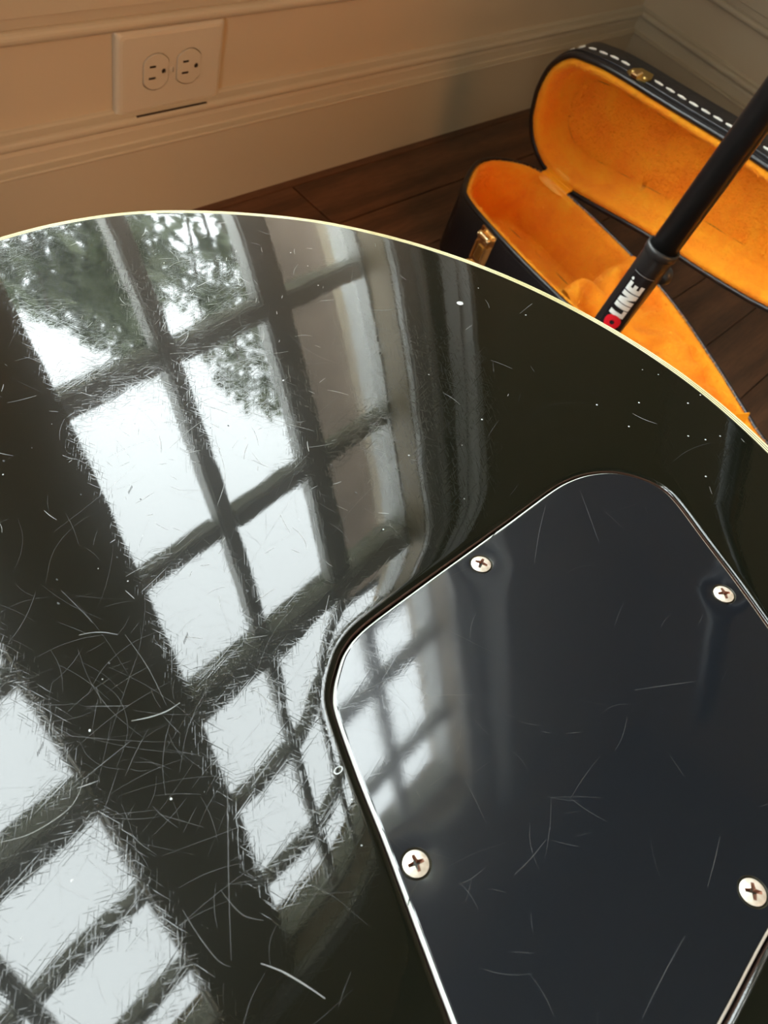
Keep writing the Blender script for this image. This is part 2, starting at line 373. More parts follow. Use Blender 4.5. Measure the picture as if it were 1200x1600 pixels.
prism('cover_plate', [(rrect(0.1238, 0.0794, 0.0015), 0.0005), (rrect(0.1238, 0.0794, 0.0025), 0.0035), (rrect(0.1225, 0.078, 0.004), 0.0052), (rrect(0.118, 0.0735, 0.005), 0.0072), (rrect(0.112, 0.068, 0.005), 0.0080)], M_plastic, out, tw, False, [h1, h2])
for cx in (-0.0192, 0.0192):
    sl = [[(cx - 0.0075, 0.0045), (cx - 0.0005, 0.0045), (cx - 0.0005, 0.0067), (cx - 0.0075, 0.0067)], [(cx - 0.0085, -0.0065), (cx - 0.0005, -0.0065), (cx - 0.0005, -0.0043), (cx - 0.0085, -0.0043)]]
    gh = [(cx + 0.0085 + 0.0024 * math.cos(t), 0.0024 * math.sin(t)) for t in np.linspace(0, 2 * PI, 16, endpoint=False)]
    rc = prism('receptacle', [(recshape(cx), 0.003), (recshape(cx), 0.0082), (recshape(cx, 0.97), 0.0088)], M_plastic, out, tw, False, sl + [gh])
    for s_ in sl: prism('slot', [(s_, 0.0070), (s_, 0.0084)], M_slot, rc, tw)
    prism('ground_hole', [(gh, 0.0068), (gh, 0.0080)], M_slot, rc, tw)
sc = prism('screw', [([(0.0028 * math.cos(t), 0.0028 * math.sin(t)) for t in np.linspace(0, 2 * PI, 20, endpoint=False)], 0.008), ([(0.0024 * math.cos(t), 0.0024 * math.sin(t)) for t in np.linspace(0, 2 * PI, 20, endpoint=False)], 0.0089)], M_plastic, out, tw)
boxo('slot', (-0.0003, -0.00905, -0.0024), (0.0003, -0.0088, 0.0024), M_slot, sc)
# dark strip under the plate, standing in for the shaded gap above the moulding
boxo('notch_shadow_strip', (-0.043, -0.0130, -0.0392), (0.042, -0.0065, -0.0383), M_slot, out).name = 'gap_shadow_strip'

# ---------------------------------------------------------------- guitar
GO = Vector((-1.45392914, -0.6750081, 0.43035979)); E1 = Vector((0.99928403, 0, 0.03783423)); E2 = Vector((0.00869859, 0.97321111, -0.22974873)); GN = Vector((-0.03682069, 0.22991334, 0.97251432))
gt = empty('electric_guitar'); gt.matrix_world = Matrix(((E1.x, E2.x, GN.x, GO.x), (E1.y, E2.y, GN.y, GO.y), (E1.z, E2.z, GN.z, GO.z), (0, 0, 0, 1)))
tag(gt, 'black glossy single-cutaway guitar body lying face down, scratched lacquer, cream multi-ply binding', 'guitar')
CO = np.array([1.15428522, -0.06039325, 0.48800797, 0.08046867, 0.15729344, -0.09673277, -0.66015654, -0.33987123, 0.21692931]) * 1e-3
CX, CY = 0.0811127, 0.1077648
def soft(t, lo, hi, w=0.06):
    t = np.where(t > hi, hi + w * np.tanh((t - hi) / w), t); return np.where(t < lo, lo - w * np.tanh((lo - t) / w), t)
def hgt(P):
    x = soft(P[:, 0], -0.03, 0.22) - CX; y = soft(P[:, 1], -0.03, 0.27) - CY; x = x / 0.1; y = y / 0.1
    h = 0
    for c, (a, b) in zip(CO, [(1, 0), (0, 1), (2, 0), (1, 1), (0, 2), (3, 0), (2, 1), (1, 2), (0, 3)]): h = h + c * x ** a * y ** b
    return h
# body outline, (distance from the tail end, offset from the centre line) in mm -> plane metres
mm = [(130, 164.5), (106, 162), (83, 154.5), (63, 142), (44, 125), (27.5, 105), (15, 81), (6.4, 55.4), (1.4, 28), (0.2, 0), (2.4, -28.5), (8, -55.7), (18, -82.7), (30, -104), (46, -125), (64, -142), (84, -154), (107, -162), (132, -165.5), (160, -164), (190, -156), (220, -142), (250, -127), (275, -119), (298, -119), (322, -127), (345, -136), (362, -139), (378, -134), (389, -122), (391, -108), (384, -94), (372, -78), (363, -62), (362, -45), (370, -33), (395, -29), (425, -28), (438, -27), (440, 0), (440, 30), (436, 60), (428, 90), (413, 115), (392, 133), (366, 141), (340, 139), (315, 130), (292, 122), (268, 121), (244, 127), (215, 141), (187, 155), (158, 163)]
OUT = ccw(resample(catmull([(0.229 - s / 1000, 0.110 + w / 1000) for s, w in mm], 8), 0.0025))
cv = [(58.6, 54.7), (62, 59), (66.6, 62.3), (71, 64.6), (78, 65.9), (93, 65.4), (115.7, 64.1), (130.8, 63.2), (147.4, 62.3), (155, 61), (161.5, 58.3), (167, 53.8), (170.3, 47.6), (171.2, 42), (169.6, 36), (162.7, 23.2), (156, 10.6), (149.1, -1.4), (141, -15), (134, -26), (127, -33), (117, -35.5), (104, -33), (87.8, -31.5), (66, -31.8), (46, -31.5), (36, -29), (30.5, -23), (28.8, -15), (30.3, -8), (33.9, 0.4), (40.6, 15.2), (46.9, 28.9), (52.2, 41.3)]
COV = ccw(resample(catmull([(a / 1000, b / 1000) for a, b in cv], 6), 0.0015))
HOLE = offset(COV, -0.0007)
def gloss_black(name, base, haze, coat_r, wav=1.0, ior=1.5):
    m = mat(name, base, haze); b = bsdf(m); b.inputs['Coat Weight'].default_value = 1.0; b.inputs['Coat IOR'].default_value = ior
    b.inputs['Specular IOR Level'].default_value = 0.04 if name == 'black_lacquer' else 0.13
    v = coords(m)
    # fine wear: brushed hairline relief in several directions plus slow lacquer ripple
    prev = bump(m, noise(m, v, 28, 2).outputs[0], 0.05 * wav, 0.0015)
    patch = ramp(m, noise(m, v, 14, 3).outputs[0], [(0.36, (0.1, 0.1, 0.1)), (0.62, (1, 1, 1))])
    for k, (rz, sx, sc_) in enumerate([(0.5, 0.10, 2600), (1.25, 0.07, 2200), (2.2, 0.09, 2900), (2.9, 0.05, 1900)]):
        vv = coords(m, (sx, 1, 1), (0, 0, 0)); 
        mp = vv.node; mp.inputs['Rotation'].default_value = (0, 0, 0)
        rt = N(m, 'ShaderNodeVectorRotate', rotation_type='Z_AXIS'); rt.inputs['Angle'].default_value = rz
        tc = N(m, 'ShaderNodeTexCoord'); L(m, tc.outputs['Object'], rt.inputs['Vector']); L(m, rt.outputs[0], mp.inputs['Vector'])
        nn = noise(m, vv, sc_, 1, 0.5, 0.0)
        r_ = ramp(m, nn.outputs[0], [(0.60, (0, 0, 0)), (0.72, (1, 1, 1))])
        ml = N(m, 'ShaderNodeMath', operation='MULTIPLY'); L(m, r_, ml.inputs[0]); L(m, patch, ml.inputs[1])
        prev = bump(m, ml.outputs[0], 0.042 * wav, 0.00006, prev)
    L(m, prev, b.inputs['Coat Normal']); L(m, prev, b.inputs['Normal'])
    rr = N(m, 'ShaderNodeMapRange'); L(m, noise(m, v, 35, 4).outputs[0], rr.inputs[0]); rr.inputs[3].default_value = coat_r * 0.6; rr.inputs[4].default_value = coat_r * 1.5
    L(m, rr.outputs[0], b.inputs['Coat Roughness']); return m
M_black = gloss_black('black_lacquer', (0.0030, 0.0036, 0.0020), 0.22, 0.020, 0.8, 1.475)
M_cover = gloss_black('black_cover_plastic', (0.0042, 0.0056, 0.0080), 0.31, 0.045, 0.35, 1.5)
M_bind = mat('aged_cream_binding', (0.80, 0.74, 0.40), 0.3); vary(M_bind, (0.72, 0.64, 0.32), (0.88, 0.84, 0.52), 30)
M_ply = mat('black_ply', (0.02, 0.018, 0.01), 0.4)
M_whiteply = mat('white_ply', (0.80, 0.82, 0.76), 0.35)
M_copper = mat('cavity_dark', (0.05, 0.02, 0.01), 0.7)
rings = [0.0, 0.00095, 0.00133, 0.00185, 0.00223, 0.0027, 0.00308]       # binding plies, cream / black alternating
RI = [offset(OUT, d) for d in rings]
def edge_drop(P, d): return -0.00045 * np.clip((0.0035 - d) / 0.0035, 0, 1) ** 2
def surf(P):
    P = np.asarray(P); h = hgt(P); h = h + edge_drop(P, dist(P, OUT)); dh = dist(P, HOLE); w = np.clip((0.009 - dh) / 0.009, 0, 1)
    return h - 0.00022 * w ** 2 - 0.00035 * np.clip((0.0012 - dh) / 0.0012, 0, 1) ** 2
def grid(step, x0, x1, y0, y1):
    gx, gy = np.meshgrid(np.arange(x0, x1, step), np.arange(y0, y1, step)); return np.c_[gx.ravel(), gy.ravel()]
G = grid(0.003, -0.215, 0.23, -0.06, 0.28)
TOPO = RI[-1]
G = G[inside(G, TOPO)]; G = G[~inside(G, HOLE)]; G = G[(dist(G, TOPO) > 0.0022) & (dist(G, HOLE) > 0.0105)]
hole_rings = [offset(HOLE, -d) for d in (0.0003, 0.0006, 0.0009, 0.0013, 0.002, 0.003, 0.0048, 0.007, 0.0095)]
edge_rings = [offset(TOPO, d) for d in (0.0007, 0.0014)]
pv, pf = cdt([TOPO, HOLE], np.vstack([G] + hole_rings + edge_rings), [HOLE])
hz_ = surf(pv)
pyd('back_face', np.c_[pv, hz_], pf, M_black, gt, True)
for k in range(len(rings) - 1):
    A, B = RI[k], RI[k + 1]; n = len(A); ha, hb = surf(A), surf(B)
    V = np.vstack([np.c_[A, ha], np.c_[B, hb]]); F = [(i, (i + 1) % n, n + (i + 1) % n, n + i) for i in range(n)]
    if k == 0:      # outermost ply wraps over the edge
        V = np.vstack([V, np.c_[offset(OUT, -0.0003), ha - 0.0008], np.c_[offset(OUT, -0.0003), ha - 0.007]])
        F += [(2 * n + i, 2 * n + (i + 1) % n, (i + 1) % n, i) for i in range(n)] + [(3 * n + i, 3 * n + (i + 1) % n, 2 * n + (i + 1) % n, 2 * n + i) for i in range(n)]
    pyd('binding' if k % 2 == 0 else 'binding_line', V, F, M_bind if k % 2 == 0 else M_ply, gt, True)
n = len(OUT); ha = surf(OUT); SB = offset(OUT, -0.0002)
V = np.vstack([np.c_[SB, ha - 0.007], np.c_[SB, ha * 0 - 0.048], np.c_[offset(OUT, 0.002), ha * 0 - 0.050], np.c_[offset(OUT, 0.03), ha * 0 - 0.053]])
F = [(k * n + i, k * n + (i + 1) % n, (k + 1) * n + (i + 1) % n, (k + 1) * n + i) for k in range(3) for i in range(n)] + [tuple(range(3 * n, 4 * n))]
pyd('body_side', V, F, M_black, gt, True)
# control cavity recess lip
n = len(HOLE); hh_ = surf(HOLE)
V = np.vstack([np.c_[HOLE, hh_], np.c_[HOLE, hh_ - 0.0030]]); F = [(i, (i + 1) % n, n + (i + 1) % n, n + i) for i in range(n)] + [tuple(range(2 * n - 1, n - 1, -1))]
pyd('cavity_recess', V, F, M_copper, gt)
# control cover: black / white / black laminate with a bevelled edge
SCREWS = [(113.1, 59.3, 0.35), (150.1, 11.4, 0.9), (48.3, 22.0, 1.15), (89.8, -26.0, 0.62)]
SP = np.array([(a / 1000, b / 1000) for a, b, _ in SCREWS])
PL = [(0.0, -0.0018), (0.0, -0.00095), (0.00015, -0.0007), (0.0006, -0.0003), (0.0009, -0.00018)]
TX, TY = 0.010, -0.010
def cov_h(P):
    h = hgt(P) + (P[:, 0] - 0.1) * TX + (P[:, 1] - 0.02) * TY - 0.0003
    for s in SP:
        r = np.hypot(P[:, 0] - s[0], P[:, 1] - s[1]); h = h - 0.00020 * np.exp(-(r / 0.0040) ** 2)
    return h
def cov_h0(P): return hgt(P) - 0.0
cz = lambda P, z: cov_h(P) + z
HR = [np.array([(s[0] + 0.0030 * math.cos(t), s[1] + 0.0030 * math.sin(t)) for t in np.linspace(0, 2 * PI, 40, endpoint=False)]) for s in SP]
T = offset(COV, 0.0009)
G = grid(0.0022, 0.02, 0.18, -0.04, 0.07); G = G[inside(G, T)]; G = G[dist(G, T) > 0.0012]
extra = [G[np.min([np.hypot(*(G - s).T) for s in SP], axis=0) > 0.0042]] + [np.array([(s[0] + r * math.cos(t), s[1] + r * math.sin(t)) for r in (0.0034, 0.0039) for t in np.linspace(0, 2 * PI, 40, endpoint=False)]) for s in SP]
cvv, cvf = cdt([T] + HR, np.vstack(extra), HR)
cover = pyd('control_cover', np.c_[cvv, cz(cvv, -0.00018)], cvf, M_cover, gt, True)
n = len(COV)
def ringpart(name, ds, m):
    V = np.vstack([np.c_[offset(COV, d), cz(offset(COV, d), z)] for d, z in ds]); k_ = len(ds)
    F = [(k * n + i, k * n + (i + 1) % n, (k + 1) * n + (i + 1) % n, (k + 1) * n + i) for k in range(k_ - 1) for i in range(n)]
    return pyd(name, V, F, m, cover, True)
ringpart('lower_ply', PL[0:2], M_ply); ringpart('white_ply', PL[1:4], M_whiteply); ringpart('bevel', PL[3:5], M_cover)
for s, ring_ in zip(SP, HR):       # countersink wall
    k = len(ring_); inner = s + (ring_ - s) * 0.86
    V = np.vstack([np.c_[ring_, cz(ring_, -0.00018)], np.c_[inner, cz(inner, -0.0008)]])
    pyd('countersink', V, [(i, (i + 1) % k, k + (i + 1) % k, k + i) for i in range(k)] + [tuple(range(2 * k - 1, k - 1, -1))], M_ply, cover)
M_screw = mat('nickel_screw', (0.80, 0.72, 0.60), 0.36, 0.75); vary(M_screw, (0.70, 0.62, 0.50), (0.88, 0.80, 0.70), 900)
bsdf(M_screw).inputs['Metallic'].default_value = 0.55
M_rec = mat('screw_recess', (0.28, 0.13, 0.08), 0.45, 0.5)
def cross(L_, w, w2):
    P = []
    for k in range(4):
        a = k * PI / 2; c, s_ = math.cos(a), math.sin(a)
        for x, y in ((w * 1.15, -w * 1.15), (L_, -w * 0.8), (L_, w * 0.8)):
            P.append((x * c - y * s_, x * s_ + y * c))
    return P
X = cross(0.00160, 0.00038, 0); Rr = 0.00250
gp = [(r * math.cos(t), r * math.sin(t)) for r in (0.0018, 0.0022, 0.0025) for t in np.linspace(0, 2 * PI, 32, endpoint=False)]
disc = [(Rr * math.cos(t), Rr * math.sin(t)) for t in np.linspace(0, 2 * PI, 48, endpoint=False)]
sv, sf = cdt([disc, X], gp, [X]); rr_ = np.hypot(*sv.T); sh = 0.00055 * (1 - (rr_ / Rr) ** 2.2)
nb = len(disc); V = list(map(tuple, np.c_[sv, sh])); F = [tuple(t) for t in sf]
b0 = len(V); V += [(x, y, 0.0) for x, y in disc] + [(x * 0.9, y * 0.9, -0.0006) for x, y in disc]; F += [(b0 + i, b0 + (i + 1) % nb, b0 + nb + (i + 1) % nb, b0 + nb + i) for i in range(nb)]
screw_me = bpy.data.meshes.new('cover_screw'); screw_me.from_pydata(V, [], F); screw_me.materials.append(M_screw)
nx = len(X); xt = [(x, y, 0.00055 * (1 - (math.hypot(x, y) / Rr) ** 2.2)) for x, y in X]; xb = [(x * 0.55, y * 0.55, -0.0007) for x, y in X]
rec_me = bpy.data.meshes.new('phillips_recess'); rec_me.from_pydata(xt + xb, [], [(i, (i + 1) % nx, nx + (i + 1) % nx, nx + i) for i in range(nx)] + [tuple(range(2 * nx - 1, nx - 1, -1))]); rec_me.materials.append(M_rec)
# the recess wall belongs to the screw mesh (sub-part level is the limit)
bm = bmesh.new(); bm.from_mesh(screw_me); bm.from_mesh(rec_me)
bm.faces.ensure_lookup_table(); nf = len(screw_me.polygons)
for i, q in enumerate(bm.faces):
    q.material_index = 0 if i < nf else 1; q.smooth = i < nf
bm.to_mesh(screw_me); bm.free(); screw_me.materials.append(M_rec)
for (a, b, rot) in SCREWS:
    o = obj('cover_screw', screw_me, None, cover); P = np.array([[a / 1000, b / 1000]]); o.location = (a / 1000, b / 1000, float(cov_h(P)[0]) - 0.0001); o.rotation_euler = (0, 0, rot); o['label'] = 'nickel cross-head screw'
# hairline scratches, nicks and cracks: slivers lying on the finish
def strip(V, F, pts, w, hfun, lift=0.00003):
    P = resample(catmull([(a / 1000, b / 1000) for a, b in pts], 6, False), 0.0012, False); T_ = np.gradient(P, axis=0); T_ /= np.linalg.norm(T_, axis=1)[:, None] + 1e-12; Nn = np.c_[-T_[:, 1], T_[:, 0]]
    m_ = len(P); ww = w * (0.35 + 0.65 * np.sin(np.linspace(0.15, PI - 0.15, m_))) / 2
    A = P + Nn * ww[:, None]; B = P - Nn * ww[:, None]; b = len(V)
    for q in (A, B): V.extend(np.c_[q, hfun(q) + lift])
    F.extend([(b + i, b + i + 1, b + m_ + i + 1, b + m_ + i) for i in range(m_ - 1)])
marks_body = {'s1': [(26.7, 81.8), (30.0, 79.9), (33.3, 78.7), (36.2, 78.5)], 's2': [(17.2, 29.3), (18.9, 26.0), (20.3, 21.9), (21.4, 17.9)], 's3': [(33.6, 120.8), (33.8, 115.6), (34.0, 110.6), (33.9, 108.1)], 's4': [(19.6, 43.2), (19.5, 41.8), (19.8, 37.2), (21.8, 34.1)], 's5': [(-3.6, 77.4), (1.3, 75.0), (8.7, 74.5), (13.1, 77.4)],
 's6': [(37.9, 64.4), (29.7, 54.2), (20.0, 41.4), (14.0, 33.1)], 's7': [(21.8, 91.0), (26.2, 86.9), (28.2, 85.2)], 's8': [(9.1, 77.4), (16.1, 77.8), (24.3, 78.2)], 's9': [(12.9, 45.3), (12.4, 40.1), (12.4, 34.7), (13.3, 32.5)], 's10': [(113.6, 163.4), (124.3, 161.0), (133.9, 156.7)], 's11': [(104.9, 144.6), (108.5, 135.9), (114.5, 123.3)],
 's12': [(80.0, 144.1), (89.3, 146.7), (96.8, 147.7)], 's13': [(37.4, 100.5), (36.3, 90.4), (33.9, 80.0)], 's14': [(76.4, 118.2), (84.9, 125.8), (91.2, 138.0)], 's15': [(48.4, 72.2), (49.6, 69.0), (49.6, 64.2)], 's16': [(68.0, 69.9), (73.6, 74.3), (78.1, 77.7)]}
marks_cov = {'c1': [(59.8, 7.7), (64.3, 7.3), (69.5, 7.3)], 'c2': [(84.3, -19.4), (90.2, -17.9), (94.8, -16.5)], 'c3': [(57.1, -21.6), (65.7, -20.9), (73.8, -20.5)], 'c4': [(93.3, 46.5), (97.0, 49.1), (100.7, 50.6)], 'c5': [(123.2, 50.1), (132.0, 55.2), (141.9, 60.2)], 'c6': [(153.2, 56.8), (147.0, 49.4), (141.2, 42.5)], 'c7': [(110.3, 12.8), (116.6, 8.3), (122.4, 4.2)], 'c8': [(65.2, 54.7), (71.5, 53.1), (78.0, 51.4)]}
cracks = [[(115.9, 60.9), (118.9, 62.3), (122.1, 63.0), (124.7, 63.4)], [(110.3, 60.4), (107.6, 61.2), (104.3, 62.0)], [(48.2, 25.3), (48.1, 28.5), (48.3, 31.0)], [(46.6, 19.6), (43.6, 19.0), (41.9, 18.1)]]
def rand_scratches(n, x0, x1, y0, y1, lo, hi, cond, centers=None):
    out_ = []
    while len(out_) < n:
        if centers and rng.random() < 0.75:
            c = centers[rng.integers(len(centers))]; x, y = rng.normal(c[0], c[2]), rng.normal(c[1], c[2])
        else: x, y = rng.uniform(x0, x1), rng.uniform(y0, y1)
        a = rng.choice([0.35, 1.1, 1.9, 2.6]) + rng.normal(0, 0.35); L_ = lo * (hi / lo) ** rng.random(); k = rng.normal(0, 0.5) / max(L_, 8)
        pts = [(x, y)]
        for i in range(3): x += L_ / 3 * math.cos(a); y += L_ / 3 * math.sin(a); a += k * L_ / 3; pts.append((x, y))
        if cond(np.array(pts) / 1000).all(): out_.append(pts)
    return out_
okb = lambda P: inside(P, RI[-1]) & ~inside(P, HOLE) & (dist(P, HOLE) > 0.002) & (dist(P, RI[-1]) > 0.001)
okc = lambda P: inside(P, offset(COV, 0.002))
M_scr = mat('worn_lacquer', (0.22, 0.225, 0.22), 0.4, 0, Alpha=0.75); M_scr2 = mat('faint_scratch', (0.16, 0.165, 0.165), 0.4, 0, Alpha=0.32)
V = []; F = []
FAINT = ('s3', 's4', 's6', 's8', 's9', 's7', 's13')
for k, pts in marks_body.items():
    if k not in FAINT: strip(V, F, pts, 0.00028 if k in ('s1', 's2') else 0.00014, surf)
for pts in rand_scratches(230, -30, 210, 0, 270, 1.2, 9, okb, [(110, 150, 22), (95, 200, 30), (70, 100, 22), (80, 170, 25), (140, 215, 25)]): strip(V, F, pts, rng.uniform(0.00008, 0.00022), surf)
tag(pyd('deep_scratches', V, F, M_scr, gt, False), kind='stuff')
V = []; F = []
for k in FAINT: strip(V, F, marks_body[k], 0.00018, surf)
for pts in rand_scratches(420, -40, 200, -10, 260, 4, 30, okb, [(20, 85, 18), (25, 50, 20), (100, 160, 28), (60, 95, 25)]): strip(V, F, pts, rng.uniform(0.00004, 0.00010), surf)
tag(pyd('fine_scratches', V, F, M_scr2, gt, False), kind='stuff')
V = []; F = []
for pts in marks_cov.values(): strip(V, F, pts, 0.00012, lambda P: cz(P, -0.00018))
for pts in rand_scratches(70, 25, 172, -36, 66, 2, 14, okc, [(70, 50, 12), (70, 5, 18)]): strip(V, F, pts, rng.uniform(0.00004, 0.00009), lambda P: cz(P, -0.00018))
tag(pyd('cover_scratches', V, F, M_scr2, cover, False), kind='stuff')
V = []; F = []
M_crack = mat('crack_black', (0.002, 0.002, 0.002), 0.9)
for pts in cracks:
    V = []; F = []; strip(V, F, pts, 0.0003, lambda P: cz(P, -0.00018), 0.00004); pyd('crack', V, F, M_crack, cover, False)
# small chips and dots
def blob(V, F, x, y, r, hfun, n=9, el=1.0):
    P = np.array([(x / 1000 + r * el * math.cos(t) * rng.uniform(0.75, 1.2), y / 1000 + r * math.sin(t) * rng.uniform(0.75, 1.2)) for t in np.linspace(0, 2 * PI, n, endpoint=False)])
    b = len(V); c = np.array([[x / 1000, y / 1000]]); V.extend(np.c_[P, hfun(P) + 0.00003]); V.extend(np.c_[c, hfun(c) + 0.0001]); F.extend([(b + i, b + (i + 1) % n, b + n) for i in range(n)])
V = []; F = []
for k, (x, y) in enumerate([(198.5, 139.1), (155.5, 93.9), (210.6, 119.1), (198.8, 65.9), (217.1, 54.5), (187.8, 74.3), (210.4, 55.2), (196.5, 47.3), (199.0, 42.9)]): blob(V, F, x, y, 0.0013 if k == 0 else 0.0003, surf)
n_r = 20; ra = np.linspace(0, 2 * PI, n_r, endpoint=False); q_ = [np.c_[0.0500 + k_r * 0.0011 * np.cos(ra), 0.0449 + k_r * 0.0007 * np.sin(ra)] for k_r in (1.0, 0.72)]; b_r = len(V)
for q in q_: V.extend(np.c_[q, surf(q) + 0.00005])
F.extend([(b_r + i, b_r + (i + 1) % n_r, b_r + n_r + (i + 1) % n_r, b_r + n_r + i) for i in range(n_r)])
for k in range(60):
    x, y = rng.uniform(-20, 225), rng.uniform(0, 265)
    if okb(np.array([[x, y]]) / 1000).all(): blob(V, F, x, y, rng.uniform(0.00012, 0.0003), surf, 7)
tag(pyd('finish_chips', V, F, mat('chip_grey', (0.4, 0.42, 0.42), 0.3), gt), kind='stuff')
V = []; F = []
for (x, y) in [(46.4, 90.6), (63.1, 137.6), (10.4, 88.7)]:
    for k in range(5): strip(V, F, [(x + k * 0.45 - 1, y - 1 + 0.3 * k), (x + k * 0.45 - 0.5, y + 0.3 * k)], 0.00018, surf)
for k in range(18):
    x, y = rng.uniform(20, 130), rng.uniform(70, 220)
    if okb(np.array([[x, y]]) / 1000).all(): blob(V, F, x, y, rng.uniform(0.0002, 0.0006), surf, 7, 0.5)
tag(pyd('dark_nicks', V, F, mat('nick_dark', (0.01, 0.01, 0.01), 0.6), gt), kind='stuff')
V = []; F = []
for k in range(6): strip(V, F, [(57.7 + k * 0.55 - 1.4, 39.3 - 0.6 + k * 0.25), (57.7 + k * 0.55 - 1.0, 39.3 + 0.3 + k * 0.25)], 0.00018, lambda P: cz(P, -0.00018))
tag(pyd('cover_nicks', V, F, bpy.data.materials['nick_dark'], cover), kind='stuff')

# neck and head beyond the frame, so that the instrument is whole
M_neck = mat('neck_lacquer', (0.008, 0.009, 0.007), 0.15, 0, Coat_Weight=1.0)
V = []; F = []; ns = 12
for k, (x, w, t) in enumerate([(-0.15, 0.028, 0.03), (-0.21, 0.0278, 0.026), (-0.225, 0.0275, 0.014), (-0.42, 0.025, 0.012), (-0.60, 0.0225, 0.011), (-0.64, 0.022, 0.010)]):
    for i in range(ns): a = PI * i / (ns - 1); V.append((x, 0.110 + w * math.cos(a), -0.035 + t * math.sin(a)))
for k in range(5):
    for i in range(ns - 1): F.append((k * ns + i, k * ns + i + 1, (k + 1) * ns + i + 1, (k + 1) * ns + i))
    F.append((k * ns, (k + 1) * ns, (k + 1) * ns + ns - 1, k * ns + ns - 1))
F.append(tuple(range(5 * ns, 6 * ns))); F.append(tuple(range(ns)))
pyd('neck', V, F, M_neck, gt, False)
hd = [(-0.632, 0.087), (-0.65, 0.078), (-0.70, 0.070), (-0.79, 0.067), (-0.812, 0.075), (-0.82, 0.095), (-0.812, 0.110), (-0.82, 0.125), (-0.812, 0.145), (-0.79, 0.153), (-0.70, 0.150), (-0.65, 0.142), (-0.632, 0.133)]
prism('headstock', [(hd, -0.046), (hd, -0.033)], M_neck, gt, lambda x, y, h: (x, y, h + (x + 0.632) * 0.20))
# ---------------------------------------------------------------- stand with printed tube
M_tube = mat('black_powder_coat', (0.012, 0.012, 0.012), 0.32); L(M_tube, bump(M_tube, noise(M_tube, coords(M_tube), 900, 3).outputs[0], 0.12, 0.0003), bsdf(M_tube).inputs['Normal'])
M_blkpl = mat('black_plastic', (0.015, 0.015, 0.015), 0.4)
TXY = Vector((-0.9317, -0.5078)); RLOW, RUP = 0.01185, 0.0102
st = empty('instrument_stand', (TXY.x, TXY.y, 0)); tag(st, 'black telescoping metal tube stand with printed white and red lettering beside the open case', 'stand')
ZJ = 0.3005
lathe('lower_tube', [(0, 0.03), (RLOW, 0.03), (RLOW, ZJ - 0.001)], M_tube, st, 64)
lathe('upper_tube', [(0, ZJ - 0.03), (RUP, ZJ - 0.03), (RUP, 1.05), (RUP * 0.9, 1.055), (0, 1.055)], M_tube, st, 64)
lathe('collar', [(RLOW - 0.0002, ZJ - 0.006), (RLOW + 0.0008, ZJ - 0.005), (RLOW + 0.0009, ZJ - 0.001), (RLOW + 0.0005, ZJ + 0.0006), (RUP + 0.0004, ZJ + 0.001), (RUP, ZJ + 0.0003)], M_blkpl, st, 64)
lathe('base', [(0, 0), (0.125, 0), (0.128, 0.004), (0.122, 0.012), (0.04, 0.022), (0.018, 0.032), (0, 0.033)], M_blkpl, st, 64)
view_a = math.atan2(CAM.y - TXY.y, CAM.x - TXY.x)          # side of the tube that faces the photographer
kn = lathe('lock_knob', [(0, 0), (0.0035, 0), (0.0035, 0.006), (0.0065, 0.0065), (0.007, 0.013), (0.005, 0.015), (0, 0.015)], M_blkpl, st, 24)
ka = view_a + math.radians(150); kn.location = (RLOW * math.cos(ka), RLOW * math.sin(ka), ZJ - 0.027); kn.rotation_euler = (0, PI / 2, ka)
def wrap(name, loops, m, r, z0, a0, holes=None, s=1.0, parent=st):   # flat (u along tube, v across) -> cylinder
    O_ = resample_sharp(loops[0], 0.0006); H_ = [resample_sharp(h, 0.0006) for h in (holes or [])]
    mn, mx = O_.min(0), O_.max(0); g = grid(0.0008, mn[0], mx[0], mn[1], mx[1])
    g = g[inside(g, O_) & (dist(g, O_) > 0.0003)]
    v_, f_ = cdt([O_] + H_, g, H_)
    V_ = [(r * math.cos(a0 - q[1] / r), r * math.sin(a0 - q[1] / r), z0 + q[0]) for q in v_]
    return pyd(name, V_, f_, m, parent, False)
def resample_sharp(P, step):
    P = np.asarray(P, float); o_ = []
    for a, b in zip(P, np.roll(P, -1, 0)):
        k = max(1, int(np.hypot(*(b - a)) / step)); o_ += [a + (b - a) * t / k for t in range(k)]
    return np.array(o_)
M_prw = mat('white_print', (0.75, 0.76, 0.72), 0.4); M_prr = mat('red_print', (0.70, 0.008, 0.02), 0.4); M_prk = mat('label_black', (0.010, 0.009, 0.010), 0.22)
# letters: u upward along the tube (reading direction), v = letter height measured away from the reading baseline
Hh_ = 0.0108
def rect(u0, u1, v0, v1): return [(u0, v0), (u1, v0), (u1, v1), (u0, v1)]
LET = {'P': [[(0, 0), (2.9, 0), (2.9, 3.2), (5.2, 3.2), (7, 4.6), (7, 8.9), (5.2, 10.8), (0, 10.8)]], 'R': [[(0, 0), (2.9, 0), (2.9, 3.4), (3.6, 3.4), (4.6, 0), (7.6, 0), (6.2, 4.0), (7.2, 5.6), (7.2, 9.0), (5.4, 10.8), (0, 10.8)]],
 'L': [[(0, 0), (5.6, 0), (5.6, 2.6), (3.0, 2.6), (3.0, 10.8), (0, 10.8)]], 'I': [[(0, 0), (3.1, 0), (3.1, 10.8), (0, 10.8)]],
 'N': [[(0, 0), (2.9, 0), (2.9, 5.6), (5.0, 0), (8.0, 0), (8.0, 10.8), (5.1, 10.8), (5.1, 5.2), (3.0, 10.8), (0, 10.8)]],
 'E': [[(0, 0), (6.2, 0), (6.2, 2.5), (2.9, 2.5), (2.9, 4.2), (5.4, 4.2), (5.4, 6.6), (2.9, 6.6), (2.9, 8.3), (6.2, 8.3), (6.2, 10.8), (0, 10.8)]]}
